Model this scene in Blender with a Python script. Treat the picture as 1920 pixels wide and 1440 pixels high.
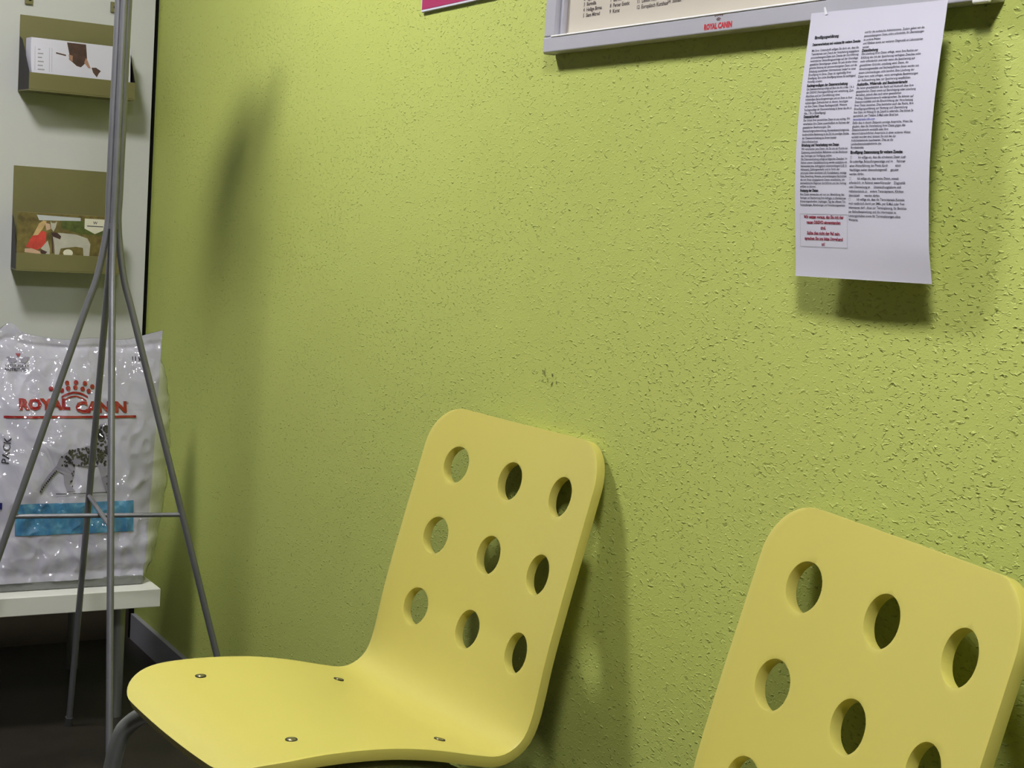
import bpy, bmesh, math, random
from mathutils import Vector, Matrix, noise
from mathutils.geometry import tessellate_polygon

for o in list(bpy.data.objects):
    bpy.data.objects.remove(o, do_unlink=True)
scene = bpy.context.scene
COL = scene.collection

# ------------------------------------------------------------------ camera
CAM_F, CAM_YAW, CAM_PITCH, CAM_ROLL = 2890.15, 1.04235, 0.10338, 0.06622
CAM_LOC = Vector((0.0, -1.1849, 1.155))
cy, sy, cp, sp = math.cos(CAM_YAW), math.sin(CAM_YAW), math.cos(CAM_PITCH), math.sin(CAM_PITCH)
fw = Vector((-sy * cp, cy * cp, -sp)); rt = Vector((cy, sy, 0)); up = rt.cross(fw)
cr, sr = math.cos(CAM_ROLL), math.sin(CAM_ROLL)
r2 = cr * rt + sr * up; u2 = -sr * rt + cr * up
cam_data = bpy.data.cameras.new('camera'); cam = bpy.data.objects.new('camera', cam_data); COL.objects.link(cam)
cam_data.sensor_fit = 'HORIZONTAL'; cam_data.sensor_width = 36.0; cam_data.lens = CAM_F / 1920 * 36.0
cam_data.clip_start = 0.02
M = Matrix(((r2.x, u2.x, -fw.x, CAM_LOC.x), (r2.y, u2.y, -fw.y, CAM_LOC.y), (r2.z, u2.z, -fw.z, CAM_LOC.z), (0, 0, 0, 1)))
cam.matrix_world = M
scene.camera = cam

# ------------------------------------------------------------------ world, exposure
w = bpy.data.worlds.new('world'); scene.world = w; w.use_nodes = True
w.node_tree.nodes['Background'].inputs[0].default_value = (0.9, 0.95, 1.0, 1)
w.node_tree.nodes['Background'].inputs[1].default_value = 0.05
vs = scene.view_settings
vs.view_transform = 'Standard'; vs.look = 'None'; vs.gamma = 1.0; vs.use_curve_mapping = False
vs.exposure = 0.25
LAMP_COL = (1.0, 0.985, 1.0)
# ceiling luminaires (built below as lit diffusers): x, y, length, width, strength
CEIL = 2.60
LAMPS = [(-2.62, -0.95, 0.34, 0.30, 109.0, 'above the seat beside the coat stand'),
         (-0.45, -0.98, 0.32, 0.30, 140.0, 'above the seat below the paper notice'),
         (-2.10, -2.90, 0.32, 0.30, 2.5, 'added for fill near the white wall, coat stand end'), (0.60, -2.90, 0.32, 0.30, 2.5, 'added for fill near the white wall, far end')]  # the last two are unseen lamps added as fill light

# ------------------------------------------------------------------ helpers
def lin(c):
    c /= 255.0
    return c / 12.92 if c <= 0.04045 else ((c + 0.055) / 1.055) ** 2.4
def S(r, g, b): return (lin(r), lin(g), lin(b), 1)

def mat(name, col, rough=0.5, metal=0.0, spec=0.5, coat=0.0, emit=None, strength=0.0):
    m = bpy.data.materials.new(name); m.use_nodes = True
    b = m.node_tree.nodes['Principled BSDF']
    b.inputs['Base Color'].default_value = col
    b.inputs['Roughness'].default_value = rough
    b.inputs['Metallic'].default_value = metal
    b.inputs['Specular IOR Level'].default_value = spec
    b.inputs['Coat Weight'].default_value = coat
    if emit:
        b.inputs['Emission Color'].default_value = emit; b.inputs['Emission Strength'].default_value = strength
    return m

def nd(m, kind, **kw):
    n = m.node_tree.nodes.new(kind)
    for k, v in kw.items(): setattr(n, k, v)
    return n
def ln(m, a, b): m.node_tree.links.new(a, b)
def objcoord(m):
    return nd(m, 'ShaderNodeTexCoord').outputs['Object']
def noise_node(m, co, scale, detail=4, rough=0.55, dist=0.0):
    n = nd(m, 'ShaderNodeTexNoise'); n.inputs['Scale'].default_value = scale; n.inputs['Detail'].default_value = detail
    n.inputs['Roughness'].default_value = rough; n.inputs['Distortion'].default_value = dist; ln(m, co, n.inputs['Vector']); return n
def ramp(m, src, stops):
    r = nd(m, 'ShaderNodeValToRGB'); ln(m, src, r.inputs[0]); e = r.color_ramp.elements
    while len(e) < len(stops): e.new(0.5)
    for i, (p, c) in enumerate(stops):
        e[i].position = p; e[i].color = c if len(c) == 4 else (*c, 1)
    return r
def g(v): return (v, v, v, 1)
def bump(m, h, strength=0.3, dist=0.002, prev=None):
    b = nd(m, 'ShaderNodeBump'); b.inputs['Strength'].default_value = strength; b.inputs['Distance'].default_value = dist
    ln(m, h, b.inputs['Height'])
    if prev: ln(m, prev, b.inputs['Normal'])
    return b.outputs[0]
def bsdf(m): return m.node_tree.nodes['Principled BSDF']
def subtle(m, col, amt=0.06, scale=6, grain=None, bstr=0.08):
    """a little procedural variation in colour and relief"""
    co = objcoord(m); n = noise_node(m, co, scale)
    c2 = tuple(min(1, x * (1 + amt)) for x in col[:3]) + (1,); c1 = tuple(x * (1 - amt) for x in col[:3]) + (1,)
    r = ramp(m, n.outputs['Fac'], [(0.3, c1), (0.7, c2)]); ln(m, r.outputs[0], bsdf(m).inputs['Base Color'])
    if grain:
        k = noise_node(m, co, grain, 2); ln(m, bump(m, k.outputs['Fac'], bstr, 0.0005), bsdf(m).inputs['Normal'])
    return m

def link(name, me, material, parent=None):
    o = bpy.data.objects.new(name, me); COL.objects.link(o)
    if material is not None and len(me.materials) == 0: me.materials.append(material)
    if parent is not None: o.parent = parent
    return o
def mesh_from(bm, name, smooth=None):
    me = bpy.data.meshes.new(name); bm.normal_update(); bm.to_mesh(me); bm.free()
    if smooth is not None:
        for p in me.polygons: p.use_smooth = True
        me.set_sharp_from_angle(angle=math.radians(smooth))
    return me
def obj(name, bm, material, parent=None, smooth=None):
    return link(name, mesh_from(bm, name, smooth), material, parent)
def tag(o, label=None, cat=None, group=None, kind=None):
    if label: o['label'] = label
    if cat: o['category'] = cat
    if group: o['group'] = group
    if kind: o['kind'] = kind
    return o
def empty(name, loc=(0, 0, 0), rz=0.0):
    o = bpy.data.objects.new(name, None); COL.objects.link(o); o.location = loc; o.rotation_euler = (0, 0, rz); o.empty_display_size = 0.05
    return o
def box(bm, lo, hi, bev=0.0, seg=2):
    lo, hi = Vector(lo), Vector(hi)
    r = bmesh.ops.create_cube(bm, size=1.0)
    vs_ = r['verts']
    for v in vs_:
        v.co = Vector([(lo[i] + hi[i]) / 2 + v.co[i] * (hi[i] - lo[i]) for i in range(3)])
    if bev > 0:
        es = list({e for v in vs_ for e in v.link_edges})
        bmesh.ops.bevel(bm, geom=es, offset=bev, segments=seg, profile=0.5, affect='EDGES')
def boxbm(lo, hi, bev=0.0, seg=2):
    bm = bmesh.new(); box(bm, lo, hi, bev, seg); return bm
def catmull(pts, n=8):
    P = [Vector(p) for p in pts]; out = []
    for i in range(len(P) - 1):
        p0 = P[max(i - 1, 0)]; p1 = P[i]; p2 = P[i + 1]; p3 = P[min(i + 2, len(P) - 1)]
        for k in range(n):
            t = k / n
            out.append(0.5 * ((2 * p1) + (p2 - p0) * t + (2 * p0 - 5 * p1 + 4 * p2 - p3) * t * t + (3 * p1 - p0 - 3 * p2 + p3) * t ** 3))
    out.append(P[-1]); return out
def tube(bm, pts, r, sides=14, cap=True, rounded=False):
    P = [Vector(p) for p in pts]; rings = []
    tprev = None; nrm = None
    for i, p in enumerate(P):
        t = (P[min(i + 1, len(P) - 1)] - P[max(i - 1, 0)]).normalized()
        if nrm is None:
            a = Vector((0, 0, 1)) if abs(t.z) < 0.9 else Vector((1, 0, 0)); nrm = (a - t * a.dot(t)).normalized()
        else:
            nrm = (nrm - t * nrm.dot(t)).normalized()
        b = t.cross(nrm); rr = r[i] if isinstance(r, (list, tuple)) else r
        rings.append([bm.verts.new(p + rr * (math.cos(2 * math.pi * k / sides) * nrm + math.sin(2 * math.pi * k / sides) * b)) for k in range(sides)])
    for A, B in zip(rings, rings[1:]):
        for k in range(sides): bm.faces.new((A[k], A[(k + 1) % sides], B[(k + 1) % sides], B[k]))
    if cap:
        bm.faces.new(list(reversed(rings[0]))); bm.faces.new(rings[-1])
def tubebm(pts, r, sides=14):
    bm = bmesh.new(); tube(bm, pts, r, sides); return bm
def poly(bm, pts, fn):
    """fill a simple 2-D polygon, each point lifted by fn"""
    v2 = [Vector((p[0], p[1], 0)) for p in pts]
    tris = tessellate_polygon([v2]); vs_ = [bm.verts.new(fn(p.x, p.y)) for p in v2]
    for t in tris:
        try: bm.faces.new([vs_[i] for i in t])
        except ValueError: pass
def ell(cx, cy_, rx, ry, n=14, a=0.0):
    return [(cx + rx * math.cos(q) * math.cos(a) - ry * math.sin(q) * math.sin(a), cy_ + rx * math.cos(q) * math.sin(a) + ry * math.sin(q) * math.cos(a))
            for q in [2 * math.pi * k / n for k in range(n)]]
def strip(bm, x0, x1, y0, y1, fn, nx=40, ny=3):
    V = [[bm.verts.new(fn(x0 + (x1 - x0) * i / nx, y0 + (y1 - y0) * j / ny)) for i in range(nx + 1)] for j in range(ny + 1)]
    for j in range(ny):
        for i in range(nx): bm.faces.new((V[j][i], V[j][i + 1], V[j + 1][i + 1], V[j + 1][i]))
def text_into(bm, body, x, y, size, fn, align='LEFT', line=1.0, bold=0.0, rot=0.0, width=None, maxw=None):
    """set type with the built-in font and lay it onto a surface; x, y is the first baseline"""
    cu = bpy.data.curves.new('type', 'FONT'); cu.body = body; cu.size = size; cu.align_x = align; cu.space_line = line
    cu.resolution_u = 2; cu.offset = bold; cu.fill_mode = 'FRONT'
    o = bpy.data.objects.new('type', cu); COL.objects.link(o)
    dg = bpy.context.evaluated_depsgraph_get(); me = bpy.data.meshes.new_from_object(o.evaluated_get(dg))
    sx = 1.0
    if width and len(me.vertices):
        xs = [v.co.x for v in me.vertices]; sx = width / (max(xs) - min(xs))
    if maxw and len(me.vertices):
        xs = [v.co.x for v in me.vertices]; sx = min(1.0, maxw / (max(xs) - min(xs)))
    ca, sa = math.cos(rot), math.sin(rot)
    vs_ = [bm.verts.new(fn(x + v.co.x * sx * ca - v.co.y * sa, y + v.co.x * sx * sa + v.co.y * ca)) for v in me.vertices]
    for p in me.polygons:
        try: bm.faces.new([vs_[i] for i in p.vertices])
        except ValueError: pass
    bpy.data.objects.remove(o, do_unlink=True); bpy.data.curves.remove(cu); bpy.data.meshes.remove(me)

# ------------------------------------------------------------------ materials
M_green = mat('green_plaster', S(172, 184, 78), rough=0.62, spec=0.3)
def build_green(m):
    mp = nd(m, 'ShaderNodeMapping'); mp.inputs['Scale'].default_value = (0.55, 1, 1); ln(m, objcoord(m), mp.inputs['Vector']); co = mp.outputs[0]
    big = noise_node(m, co, 1.3, 3); col = ramp(m, big.outputs['Fac'], [(0.3, S(176, 186, 94)), (0.7, S(183, 193, 103))])
    n1 = noise_node(m, co, 225, 2, 0.5, 0.4); r1 = ramp(m, n1.outputs['Fac'], [(0.58, g(0)), (0.71, g(1))])       # little crumbs standing proud
    n2 = noise_node(m, co, 170, 2, 0.5, 0.7); r2_ = ramp(m, n2.outputs['Fac'], [(0.31, g(0)), (0.39, g(1))])      # pits and scratches
    n3 = noise_node(m, co, 420, 3)
    # patches where the roller left more grain
    pt = noise_node(m, co, 5, 3); pr = ramp(m, pt.outputs['Fac'], [(0.32, g(0.35)), (0.62, g(1))])
    h = nd(m, 'ShaderNodeMath', operation='MULTIPLY'); ln(m, r1.outputs[0], h.inputs[0]); ln(m, pr.outputs[0], h.inputs[1])
    a = bump(m, h.outputs[0], 0.85, 0.0026); b = bump(m, r2_.outputs[0], 0.5, 0.0014, a); c = bump(m, n3.outputs['Fac'], 0.4, 0.0009, b)
    ln(m, c, bsdf(m).inputs['Normal'])
    # base colour darkened in the pits
    mix = nd(m, 'ShaderNodeMixRGB', blend_type='MULTIPLY'); mix.inputs[0].default_value = 1
    pit_tone = ramp(m, n2.outputs['Fac'], [(0.25, g(0.6)), (0.31, g(1))]); ln(m, col.outputs[0], mix.inputs[1]); ln(m, pit_tone.outputs[0], mix.inputs[2])
    ln(m, mix.outputs[0], bsdf(m).inputs['Base Color'])
build_green(M_green)
M_white_wall = subtle(mat('white_board', S(184, 185, 181), 0.45), S(184, 185, 181), 0.02, 3, 300, 0.05)
M_room = subtle(mat('white_paint', S(112, 110, 105), 0.7), S(112, 110, 105), 0.02, 3, 200, 0.1)
M_floor = subtle(mat('dark_floor', S(34, 29, 24), 0.5), S(34, 29, 24), 0.25, 14, 160, 0.1)
M_brown_band = subtle(mat('brown_band', S(58, 50, 40), 0.6), S(58, 50, 40), 0.15, 9)
M_base = subtle(mat('baseboard_grey', S(150, 150, 158), 0.4), S(150, 150, 158), 0.03, 5)
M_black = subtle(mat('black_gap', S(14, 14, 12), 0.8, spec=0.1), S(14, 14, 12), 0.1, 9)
M_yellow = subtle(mat('yellow_lacquer', S(193, 183, 93), 0.34, spec=0.45), S(193, 183, 93), 0.015, 4, 900, 0.03)
M_chrome = subtle(mat('grey_tube', S(150, 152, 150), 0.35, metal=0.7), S(150, 152, 150), 0.04, 12)
M_screw = subtle(mat('screw_steel', S(150, 145, 110), 0.3, metal=0.9), S(150, 145, 110), 0.05, 60)
M_dark = mat('screw_recess', S(40, 36, 14), 0.6)
M_rubber = subtle(mat('rubber', S(60, 60, 60), 0.7), S(60, 60, 60), 0.1, 40)
M_stand = subtle(mat('silver_rod', S(126, 126, 131), 0.42, metal=0.55), S(126, 126, 131), 0.06, 20)
M_tabletop = subtle(mat('white_laminate', S(214, 214, 206), 0.4), S(214, 214, 206), 0.02, 6, 400, 0.03)
M_olive = subtle(mat('olive_holder', S(108, 104, 64), 0.5), S(108, 104, 64), 0.05, 8)
M_tanpaper = subtle(mat('brochure_paper', S(120, 108, 74), 0.6), S(120, 108, 74), 0.1, 20)
M_cheek = subtle(mat('dark_cheek', S(30, 25, 25), 0.6), S(30, 25, 25), 0.1, 12)
M_paper = subtle(mat('white_paper', S(197, 195, 208), 0.75, spec=0.25), S(197, 195, 208), 0.01, 8, 500, 0.04)
M_ink = mat('black_ink', S(58, 56, 70), 0.7)
M_inkbold = mat('bold_ink', S(30, 30, 40), 0.7)
M_inkred = mat('red_ink', S(132, 26, 54), 0.7)
M_inkblue = mat('link_ink', S(84, 88, 160), 0.7)
M_alu = subtle(mat('silver_frame', S(184, 183, 192), 0.38, metal=0.25), S(184, 183, 192), 0.02, 10, 700, 0.03)
M_cream = subtle(mat('cream_print', S(192, 184, 170), 0.4), S(192, 184, 170), 0.02, 5)
M_logo = mat('logo_red', S(190, 22, 40), 0.5)
M_magenta = subtle(mat('magenta_print', S(160, 36, 88), 0.5), S(160, 36, 88), 0.04, 9)
M_housing = subtle(mat('lamp_housing', S(235, 235, 232), 0.5), S(235, 235, 232), 0.01, 5)

def plastic(name, colr, bstr=1.0):
    m = mat(name, colr, 0.35, spec=0.4, coat=1.0); b = bsdf(m); b.inputs['Coat Roughness'].default_value = 0.03; b.inputs['Coat IOR'].default_value = 1.7
    co = objcoord(m); n = noise_node(m, co, 13, 1, 0.5, 0.8); n2 = noise_node(m, co, 30, 1, 0.5, 1.2); msk = noise_node(m, co, 7, 1)
    mk = ramp(m, msk.outputs['Fac'], [(0.38, g(0.45)), (0.60, g(1))])
    h = nd(m, 'ShaderNodeMath', operation='MULTIPLY'); ln(m, n2.outputs['Fac'], h.inputs[0]); ln(m, mk.outputs[0], h.inputs[1])
    a = bump(m, n.outputs['Fac'], 1.0, 0.020 * bstr); c = bump(m, h.outputs[0], 1.0, 0.012 * bstr, a)
    ln(m, c, b.inputs['Coat Normal'])
    soft = bump(m, h.outputs[0], 0.35, 0.003 * bstr); ln(m, soft, b.inputs['Normal'])
    return m
M_bag = plastic('bag_film', S(166, 164, 178))
M_bag_side = plastic('bag_gusset_film', S(186, 188, 170), 0.5)
M_bag_grey = plastic('bag_grey_film', S(112, 114, 114), 0.5)
M_bag_red = plastic('bag_red_print', S(132, 6, 18))
M_bag_black = plastic('bag_black_print', S(30, 28, 36))
M_bag_mid = plastic('bag_grey_print', S(128, 124, 140))
M_bag_blue = plastic('bag_blue_print', S(48, 128, 178))
def tint_blue(m):
    co = objcoord(m); n = noise_node(m, co, 26, 3)
    r = ramp(m, n.outputs['Fac'], [(0.3, S(38, 84, 124)), (0.55, S(64, 124, 160)), (0.75, S(124, 176, 202))]); ln(m, r.outputs[0], bsdf(m).inputs['Base Color'])
tint_blue(M_bag_blue)
M_bag_navy = plastic('bag_navy_print', S(24, 26, 92))

# ------------------------------------------------------------------ the room
XL, XR, YB, YF = -3.92, 2.40, 0.0, -4.0
def structure(name, lo, hi, m, label, cat):
    return tag(obj(name, boxbm(lo, hi), m), label, cat, kind='structure')
structure('floor', (XL - 0.3, YF - 0.1, -0.1), (XR + 0.1, YB + 0.1, 0.0), M_floor, 'dark brown floor under the table and chairs', 'floor')
structure('ceiling', (XL - 0.3, YF - 0.1, CEIL), (XR + 0.1, YB + 0.1, CEIL + 0.1), M_room, 'plain white ceiling carrying the lamps', 'ceiling')
structure('wall_back', (XL - 0.3, YB, 0.0), (XR + 0.1, YB + 0.1, CEIL), M_green, 'bright lime green rough plaster wall behind the chairs', 'wall')
structure('wall_left', (XL - 0.10, YF - 0.1, 0.27), (XL, YB - 0.013, CEIL), M_white_wall, 'smooth white end wall carrying the brochure holders', 'wall')
structure('lower_band', (XL - 0.10, YF - 0.1, 0.0), (XL - 0.015, YB - 0.013, 0.27), M_brown_band, 'dark brown band under the white end wall', 'trim')  # lowest part of the end wall, plain dark brown
structure('wall_right', (XR, YF - 0.1, 0.0), (XR + 0.1, YB, CEIL), M_room, 'white wall at the far end of the room', 'wall')
structure('wall_front', (XL, YF - 0.1, 0.0), (XR, YF, CEIL), M_room, 'white wall facing the green wall', 'wall')
structure('shadow_gap_strip', (XL - 0.10, YB - 0.013, 0.0), (XL - 0.012, YB, CEIL), M_black, 'black strip painting in the shadow gap between white end wall and green wall', 'trim')  # black fill standing in for the shade inside the corner gap
structure('baseboard_back', (XL, YB - 0.012, 0.0), (XR, YB, 0.068), M_base, 'pale grey baseboard along the green wall', 'baseboard')

# small scuff on the plaster
def scuff():
    bm = bmesh.new(); rnd = random.Random(3)
    for k in range(16):
        x = rnd.uniform(-0.020, 0.022); z = rnd.uniform(-0.008, 0.008) - x * 0.15
        poly(bm, ell(x, z, rnd.uniform(0.001, 0.0035), rnd.uniform(0.0006, 0.002), 7, rnd.uniform(0, 3)), lambda a, b: Vector((-1.922 + a, -0.0006, 0.933 + b)))
    m = mat('scuff_grime', S(128, 132, 66), 0.8)
    return bm, m
bm_, m_ = scuff(); sc = obj('scuff_mark', bm_, m_, bpy.data.objects['wall_back'])

# ------------------------------------------------------------------ ceiling lamps
for i, (x, y, L, Wd, st, where) in enumerate(LAMPS):
    t = empty('ceiling_light', (x, y, CEIL))
    tag(t, 'white rectangular ceiling light ' + where, 'ceiling light', 'ceiling lights in rows')
    obj('housing', boxbm((-L / 2 - 0.02, -Wd / 2 - 0.02, -0.045), (L / 2 + 0.02, Wd / 2 + 0.02, 0.0), 0.004), M_housing, t)
    md = mat('diffuser_%d' % i, (0.9, 0.9, 0.9, 1), 0.5, emit=(*LAMP_COL, 1), strength=st)
    obj('diffuser', boxbm((-L / 2, -Wd / 2, -0.058), (L / 2, Wd / 2, -0.0455), 0.003), md, t)

# ------------------------------------------------------------------ chairs
KS = 1.22 / 1.235
HOLE_A, HOLE_B = 0.1392 * KS, 0.1150 * KS
Z0 = 1.155
def kz(z): return Z0 - (Z0 - z) * KS
HC = kz(0.663)
PROFILE = [(0.0455, 0.861), (0.026, 0.790), (0.006, 0.716), (-0.0145, 0.640), (-0.0335, 0.565), (-0.044, 0.512), (-0.051, 0.482), (-0.0615, 0.4585), (-0.080, 0.4435),
           (-0.104, 0.4385), (-0.140, 0.4455), (-0.200, 0.4605), (-0.260, 0.4715), (-0.320, 0.4770), (-0.380, 0.4785), (-0.430, 0.4750), (-0.462, 0.4675), (-0.482, 0.4590)]
PROFILE = [(a * KS, kz(b)) for a, b in PROFILE]
HALF_W, THICK = 0.224 * KS, 0.0145
def chair_shell():
    pts = catmull([(0, a, b) for a, b in PROFILE], 14)
    cum = [0.0]
    for a, b in zip(pts, pts[1:]): cum.append(cum[-1] + (b - a).length)
    Ltot = cum[-1]
    def at(s):
        s = min(max(s, 0), Ltot)
        for i in range(len(cum) - 1):
            if cum[i + 1] >= s:
                t = (s - cum[i]) / max(1e-9, cum[i + 1] - cum[i]); p = pts[i].lerp(pts[i + 1], t)
                ta = (pts[min(i + 2, len(pts) - 1)] - pts[max(i - 1, 0)]).normalized(); return p, ta
    # samples, denser at the two rounded ends
    R1, R2 = 0.068 * KS, 0.085 * KS
    ss = [R1 * (1 - math.cos(q)) for q in [math.pi / 2 * k / 12 for k in range(12)]]
    n = 76; ss += [R1 + (Ltot - R1 - R2) * k / n for k in range(n + 1)]
    ss += [Ltot - R2 * (1 - math.sin(q)) for q in [math.pi / 2 * k / 12 for k in range(1, 13)]]
    # outward (behind / below) side of the profile
    front, back = [], []
    NU = 44
    bm = bmesh.new()
    for s in ss:
        p, ta = at(s); nb = Vector((0, -ta.z, ta.y))       # candidate normal in the y-z plane
        if nb.y < 0 and p.z > kz(0.52): nb = -nb
        # keep the back side: +y on the backrest, -z on the seat
        if nb.dot(Vector((0, 0.7, -0.7))) < 0: nb = -nb
        hw = HALF_W
        if s < R1: hw = HALF_W - R1 + math.sqrt(max(0, R1 * R1 - (R1 - s) ** 2))
        elif s > Ltot - R2:
            d = s - (Ltot - R2); hw = HALF_W - R2 * 1.0 + R2 * math.sqrt(max(0, 1 - (d / R2) ** 2))
        seatf = min(1, max(0, (p.z - kz(0.46)) / 0.1)) if p.y > -0.12 else 0.0
        rowf, rowb = [], []
        for i in range(NU + 1):
            x = hw * (2 * i / NU - 1)
            c = (0.021 * (1 - (x / HALF_W) ** 2)) * (0.35 + 0.65 * seatf) * KS
            # bow the front edge: middle of the seat front reaches a little further
            q = p + nb * c + Vector((x, 0, 0))
            if s > Ltot - R2:
                q += ta * (0.006 * (1 - (x / HALF_W) ** 2))
            rowf.append(bm.verts.new(q)); rowb.append(bm.verts.new(q + nb * THICK))
        front.append(rowf); back.append(rowb)
    NR = len(ss)
    for j in range(NR - 1):
        for i in range(NU):
            bm.faces.new((front[j][i], front[j + 1][i], front[j + 1][i + 1], front[j][i + 1]))
            bm.faces.new((back[j][i], back[j][i + 1], back[j + 1][i + 1], back[j + 1][i]))
        bm.faces.new((front[j][0], back[j][0], back[j + 1][0], front[j + 1][0]))
        bm.faces.new((front[j][NU], front[j + 1][NU], back[j + 1][NU], back[j][NU]))
    for i in range(NU):
        bm.faces.new((front[0][i], front[0][i + 1], back[0][i + 1], back[0][i]))
        bm.faces.new((front[-1][i], back[-1][i], back[-1][i + 1], front[-1][i + 1]))
    bmesh.ops.recalc_face_normals(bm, faces=bm.faces)
    me = mesh_from(bm, 'shell_raw')
    shell = link('shell_raw', me, M_yellow)
    # nine drilled holes
    cb = bmesh.new()
    T = 0.2658
    for jy in (1, 0, -1):
        for ix in (-1, 0, 1):
            s = jy * HOLE_B
            c = Vector((ix * HOLE_A, s * math.sin(T), HC + s * math.cos(T)))
            mtx = Matrix.Translation(c) @ Matrix.Rotation(math.pi / 2 - T, 4, 'X')
            bmesh.ops.create_cone(cb, cap_ends=True, segments=48, radius1=0.0290, radius2=0.0290, depth=0.12, matrix=mtx)
    cut = link('cutter', mesh_from(cb, 'cutter'), M_yellow)
    md = shell.modifiers.new('holes', 'BOOLEAN'); md.operation = 'DIFFERENCE'; md.object = cut; md.solver = 'EXACT'
    bv = shell.modifiers.new('edge', 'BEVEL'); bv.width = 0.0016; bv.segments = 2; bv.limit_method = 'ANGLE'; bv.angle_limit = math.radians(50)
    dg = bpy.context.evaluated_depsgraph_get()
    me2 = bpy.data.meshes.new_from_object(shell.evaluated_get(dg)); me2.name = 'shell'
    bpy.data.objects.remove(shell, do_unlink=True); bpy.data.objects.remove(cut, do_unlink=True)
    for p in me2.polygons: p.use_smooth = True
    me2.set_sharp_from_angle(angle=math.radians(32))
    return me2, at, Ltot
SHELL, PROF_AT, PROF_L = chair_shell()
def seat_z(y):
    best = None
    for k in range(400):
        p, ta = PROF_AT(PROF_L * (0.45 + 0.55 * k / 400))
        d = abs(p.y - y)
        if best is None or d < best[0]: best = (d, p.z)
    return best[1]
def make_chair(label):
    t = empty('plywood_chair'); tag(t, label, 'chair', 'yellow plywood chairs along the green wall')
    link('shell', SHELL, M_yellow, t)
    # screws through the seat
    hb = bmesh.new(); bmesh.ops.create_cone(hb, cap_ends=True, segments=20, radius1=0.0080, radius2=0.0080, depth=0.003)
    bmesh.ops.create_uvsphere(hb, u_segments=16, v_segments=8, radius=0.0062, matrix=Matrix.Translation((0, 0, 0.0005)) @ Matrix.Diagonal((1, 1, 0.42, 1)))
    hm = mesh_from(hb, 'screw', 40); hm.materials.append(M_dark); hm.materials.append(M_screw)
    for p in hm.polygons:
        if max((hm.vertices[i].co.xy.length for i in p.vertices)) < 0.0065: p.material_index = 1
    for sx in (-0.150, 0.146):
        for syy in (-0.375, -0.148):
            o = link('screw', hm, None, t)
            c = (0.021 * (1 - (sx / 0.224) ** 2)) * 0.35
            o.location = (sx * KS, syy * KS, seat_z(syy * KS) - c * KS - 0.0006)
            o.rotation_euler = (-0.2 if syy > -0.3 else 0.03, 0, 0)
    # tubular frame
    R = 0.0125
    for sx in (-1, 1):
        rail = [(sx * 0.150, -0.375, 0.4330), (sx * 0.152, -0.30, 0.4330), (sx * 0.152, -0.22, 0.4280), (sx * 0.150, -0.135, 0.4065)]
        obj('seat_rail', tubebm(catmull(rail, 6), R), M_chrome, t, 40)
        fl = [(sx * 0.150, -0.370, 0.4330), (sx * 0.172, -0.420, 0.4300), (sx * 0.202, -0.450, 0.408), (sx * 0.216, -0.466, 0.365), (sx * 0.228, -0.482, 0.22), (sx * 0.244, -0.502, 0.012)]
        lf = obj('leg', tubebm(catmull(fl, 8), R), M_chrome, t, 40)
        rl = [(sx * 0.150, -0.140, 0.4075), (sx * 0.158, -0.118, 0.396), (sx * 0.170, -0.100, 0.37), (sx * 0.180, -0.088, 0.32), (sx * 0.196, -0.062, 0.16), (sx * 0.212, -0.036, 0.012)]
        lr = obj('leg', tubebm(catmull(rl, 8), R), M_chrome, t, 40)
        for fx, fy, lg in ((0.244, -0.502, lf), (0.212, -0.036, lr)):
            obj('foot_cap', tubebm([(sx * fx, fy, 0.0), (sx * fx, fy, 0.016)], 0.0140), M_rubber, lg, 40)
    obj('cross_bar', tubebm([(-0.150, -0.335, 0.4230), (0.150, -0.335, 0.4230)], 0.009), M_chrome, t, 40)
    obj('cross_bar', tubebm([(-0.151, -0.165, 0.4080), (0.151, -0.165, 0.4080)], 0.009), M_chrome, t, 40)
    return t
c1 = make_chair('pale yellow chair with nine round holes beside the metal coat stand')
c1.location = (-1.5957 * 1.22, -1.1849 + 0.9049 * 1.22, 0); c1.rotation_euler.z = 0.0758
c2 = make_chair('pale yellow chair with nine round holes standing below the white paper notice')
c2.location = (-0.9392 * 1.22, -1.1849 + 0.8856 * 1.22, 0); c2.rotation_euler.z = -0.1549

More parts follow.
